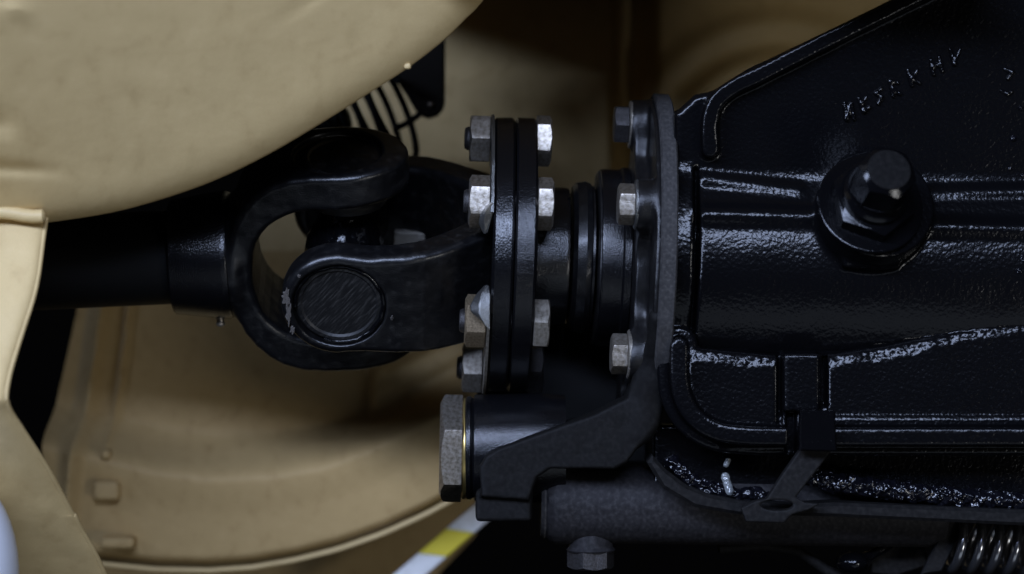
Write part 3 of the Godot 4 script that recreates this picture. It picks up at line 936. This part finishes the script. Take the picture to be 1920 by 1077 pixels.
	var fr := func(u: float, v: float) -> Vector3:
		var x := lerpf(90, 1060, u)
		var yb := curve_y(bot, x)
		var y := lerpf(470.0, yb, v)
		var lx := along(left_s, inverse_lerp(470.0, 1200.0, y)).y
		x = lx + (x - 90.0) * (1060.0 - lx) / 970.0
		yb = curve_y(bot, x)
		y = lerpf(470.0, yb, v)
		var ly := curve_y(ledge, x)
		var z := 110.0 * smoothstep(-22.0, 64.0, y - ly) - 0.10 * maxf(0.0, ly - y)
		z += 0.16 * (ly - y) * smoothstep(30.0, 130.0, y - ly)
		var rx := 186.0 - 0.13 * (y - 600.0)
		z += 30.0 * gauss(x - rx, 15.0)
		z += 14.0 * gauss(x - (236.0 - 0.11 * (y - 600.0)), 6.0) * smoothstep(860, 820, y)
		z += 26.0 * smoothstep(684.0, 700.0, x) * smoothstep(ly + 10.0, ly - 40.0, y)
		z -= 16.0 * gauss(x - 690.0, 9.0) * smoothstep(ly + 10.0, ly - 40.0, y)
		z += 40.0 * gauss(y - (ly - 92.0), 18.0) * smoothstep(700.0, 740.0, x)
		z -= 34.0 * smoothstep(26.0, 0.0, yb - y)
		z += 1.2 * wob.get_noise_2d(x * 0.15, y * 0.15)
		return Vector3(x - 480.0, 820.0 - y, z)
	part("skin", sheet(fr, 150, 100, 7.0), M.tan_paint_worn, t)
	for q in [Vector4(216, 912, 24, 18), Vector4(236, 1008, 32, 11), Vector4(214, 846, 10, 10)]:
		var c := Vector3(q.x - 480.0, 820.0 - q.y, 96)
		part("tab", sdf(func(p: Vector3) -> float: return sbox(p - c, Vector3(q.z, q.w, 26), 9.0), c - Vector3(46, 36, 40), c + Vector3(46, 36, 40), 4.0), M.tan_paint_worn, t)
	var ed := []
	for i in 30:
		var x := lerpf(196, 940, i / 29.0)
		ed.append(Vector3(x - 480.0, 820.0 - curve_y(bot, x), 66))
	part("rolled_edge", tube(ed, 5.0, 10), M.tan_paint, t)

	# underside beyond the tub's lower edge
	t = thing("under_tray", "brown shaded tray surface below the curved edge of the tub", "body panel", at(500, 1060, -720), Basis.IDENTITY, unit(-720))
	var fu := func(u: float, v: float) -> Vector3:
		var x := lerpf(-520, 400, u)
		var y := lerpf(150.0, -130.0, v)
		var cut := 392.0 - maxf(0.0, 55.0 - y) * 0.92
		return Vector3(minf(x, cut), y, -60.0 * v + 3.0 * wob.get_noise_2d(x * 0.2, y * 0.2))
	part("skin", sheet(fu, 40, 30, 8.0), M.tan_paint_worn, t)

	# body wall behind the flange; its unseen top curls forward to shade it
	t = thing("rear_body_panel", "shadowed tan body wall with folds behind the flange, top centre", "body panel", at(1000, 180, -640), Basis.IDENTITY, unit(-640))
	var fw := func(u: float, v: float) -> Vector3:
		var x := lerpf(480, 1700, u)
		var len := lerpf(-1040.0, 640.0, v)
		var y := maxf(len, -54.0)
		var z := -70.0 * smoothstep(1140.0, 1185.0, x) * smoothstep(1240.0, 1195.0, x)
		var c := Vector2(1460, 330)
		var r := (Vector2(x, y) - c).length()
		z += (18.0 * gauss(r - 285.0, 26.0) + 22.0 * gauss(r - 215.0, 24.0)) * smoothstep(1170.0, 1230.0, x)
		if len < -40.0:  # overhang out of view, shaped to keep lamp light off the wall
			var fwd := (-len - 40.0) * smoothstep(560.0, 860.0, x)
			y = -40.0 + 0.105 * fwd - 14.0 * exp(-fwd / 40.0)
			z += fwd
		z += 4.0 * wob.get_noise_2d(x * 0.12, y * 0.12)
		return Vector3(x - 1000.0, 180.0 - y, z)
	part("skin", sheet(fw, 150, 150, 8.0), M.tan_paint, t)

func make_background() -> void:
	var t := thing("coil_hose", "black coiled spring half hidden behind the front panel's edge", "coil", at(650, 228, -320), Basis.IDENTITY, unit(-320))
	var ax := Vector3(0.97, 0.12, 0.2).normalized()
	var a := Vector3(-0.22, 0.97, 0).normalized()
	a = (a - ax * a.dot(ax)).normalized()
	a = (a - ax * 0.28).normalized()
	var b := ax.cross(a).normalized()
	var path := []
	for i in 7 * 28:
		var f := TAU * i / 28.0
		path.append(ax * (-115 + i * 1.12) + (a * cos(f) + b * sin(f)) * Vector2(92, 92).x)
	var last: Vector3 = path[-1]
	path.append_array([last + Vector3(14, -12, 4), last + Vector3(30, -20, 6)])
	part("coil", tube(path, 6.5, 10), M.black_matt, t)
	part("core", tube([ax * -130, ax * -10], 40.0, 20), M.black_matt, t)
	var w := []
	for q in [Vector2(742, 238), Vector2(752, 236), Vector2(770, 226), Vector2(786, 214)]: w.append(Vector3(q.x - 650, 228 - q.y, 0))
	part("wire_end", tube(w, 6.0, 10), M.black_matt, t)

	t = thing("hanger_plate", "dark round-cornered hanger plate beside the coil at the panel edge", "plate", at(790, 140, -380), Basis.IDENTITY, unit(-380))
	part("plate", prism([Vector2(-110, 120), Vector2(40, 120), Vector2(44, 100), Vector2(44, -52), Vector2(40, -66), Vector2(30, -77), Vector2(14, -82), Vector2(0, -78), Vector2(-12, -66), Vector2(-30, -36), Vector2(-60, 8)], -20, 12, 4.0), M.brown_black, t)
	var rv := part("rivet", lathe([Vector2(0, 6), Vector2(3, 6), Vector2(6, 4), Vector2(7, 1)], 16, 60), M.zinc, t)
	rv.transform = Transform3D(Basis(Vector3(0, 0, 1), Vector3(1, 0, 0), Vector3(0, 1, 0)), Vector3(18, -57, 11) * U)

	t = thing("striped_strap", "white and yellow striped strap slanting at the bottom behind the arm bolt", "strap", at(836, 1020, -540), Basis(Vector3(0, 0, 1), 0.717), unit(-540))
	# local x runs up to the right along the strap, the yellow patch has slanted ends
	part("white_stripe", prism([Vector2(-200, 20), Vector2(-52, 20), Vector2(-16, -20), Vector2(-200, -20)], -5, 5, 2.0), M.tape_white, t)
	part("yellow_stripe", prism([Vector2(-51, 20), Vector2(18, 20), Vector2(52, -20), Vector2(-15, -20)], -5, 5, 2.0), M.tape_yellow, t)
	part("white_stripe", prism([Vector2(19, 20), Vector2(130, 20), Vector2(130, -20), Vector2(53, -20)], -5, 5, 2.0), M.tape_white, t)

	t = thing("white_cylinder", "blurred pale white rounded end at the lower left corner", "canister", at(-78, 1080, 420), Basis(Vector3(0, 1, 0), Vector3(-1, 0, 0), Vector3(0, 0, 1)), unit(420))
	var prof := []
	for i in 20:
		var f := PI * (i + 0.5) / 20.0
		prof.append(Vector2(-190.0 * cos(f), 110.0 * sin(f)))
	part("shell", lathe(prof, 48, 60), M.white_plastic, t)

func _ready() -> void:
	rng.seed = 7
	wob.seed = 3
	wob.frequency = 0.03
	wob.fractal_octaves = 3
	wob3.seed = 9
	wob3.frequency = 0.011
	wob3.fractal_octaves = 1
	wob2.seed = 5
	wob2.frequency = 0.09
	wob2.fractal_octaves = 2
	# camera
	var cam := Camera3D.new()
	cam.name = "camera"
	cam.position = Vector3(0, 0, EYE * S)
	cam.near = 0.05
	cam.far = 60.0
	var lens := CameraAttributesPhysical.new()
	lens.frustum_focal_length = 106.8
	lens.frustum_focus_distance = 1.155
	lens.frustum_near = 0.05
	lens.frustum_far = 60.0
	lens.exposure_aperture = 5.0
	cam.attributes = lens
	add_child(cam)
	cam.make_current()
	# air and exposure
	var we := WorldEnvironment.new()
	we.name = "environment"
	var env := Environment.new()
	env.background_mode = Environment.BG_COLOR
	env.background_color = Color(0.012, 0.012, 0.014)
	env.tonemap_mode = Environment.TONE_MAPPER_LINEAR
	env.sdfgi_enabled = true
	env.ssao_enabled = true
	env.ssil_enabled = true
	we.environment = env
	add_child(we)
	# lamps out of view: long cool above, small at right, weak and broad low down
	area("workshop_lamp", Vector3(-0.8, 0.90, 1.75), Vector3(0, 0, 0), Vector2(3.0, 0.34), Color(0.77, 0.84, 1.0), 9.8)  # unseen; placed to light the tan panels and streak the black castings
	area("hand_lamp", Vector3(0.95, -0.5, 1.2), Vector3(0.15, 0, 0), Vector2(0.32, 0.2), Color(1.0, 1.0, 1.0), 0.28)  # unseen; placed for the glint at the plug's lower right
	area("low_lamp", Vector3(0.3, -1.15, 1.25), Vector3(0, -0.05, -0.05), Vector2(1.6, 0.6), Color(0.88, 0.93, 1.0), 0.16)  # unseen; placed for the sheen low on the gearbox barrel

	BX = axes(Vector3(1, -0.033, -0.03))
	FO = at(957, 478, 0)
	materials()
	var cup := mat("black_cup", Color.WHITE, 0.36, 0.0, 0.5)
	var streak := noise_image(0.02, 4, 21)
	cup.albedo_texture = ramp(streak, [[0.0, lin(0.004, 0.004, 0.0045)], [0.5, lin(0.008, 0.008, 0.0082)], [0.66, lin(0.016, 0.0155, 0.015)], [1.0, lin(0.045, 0.043, 0.041)]])
	relief(cup, tex(streak), 0.0012, 0.02)
	cup.uv1_scale = Vector3(40, 9, 75)
	M["dust_ring"] = M.black_forged
	var cb: StandardMaterial3D = mat("cover_black", Color.WHITE, 0.36, 0.0, 0.45)
	cb.albedo_texture = M.dust_band.albedo_texture
	cb.albedo_color = Color(0.42, 0.42, 0.43)
	relief(cb, M.black_forged.heightmap_texture, 0.012, 0.03)
	M["arm_dust"] = M.dusty_black.duplicate()
	M["arm_dust"].albedo_color = Color(0.8, 0.8, 0.8)
	var dt: StandardMaterial3D = M.dusty_black.duplicate()
	dt.albedo_color = Color(1.45, 1.45, 1.5)
	dt.roughness = 0.5
	M["tube_dust"] = dt
	M["spring_black"] = mat("spring_steel", lin(0.32, 0.32, 0.33), 0.2, 0.95)
	var bb := mat("brown_black", lin(0.008, 0.0065, 0.0045), 0.6)
	bb.metallic_specular = 0.3
	for step in [make_panels, make_gearbox, make_cover, make_companion, make_flange_yoke, make_shaft, make_cross, make_arm, make_tube, bolts, lock_plates, make_plug, make_spring, make_background]:
		var t0 := Time.get_ticks_msec()
		step.call()
		print(step.get_method(), " ", Time.get_ticks_msec() - t0, " ms")
	print("fov ", cam.fov)

func area(called: String, where: Vector3, target: Vector3, size: Vector2, color: Color, energy: float) -> void:
	var l := AreaLight3D.new()
	l.name = called
	l.area_size = size
	l.light_color = color
	l.light_energy = energy
	l.area_range = 8.0
	l.shadow_enabled = true
	add_child(l)
	l.look_at_from_position(where, target)
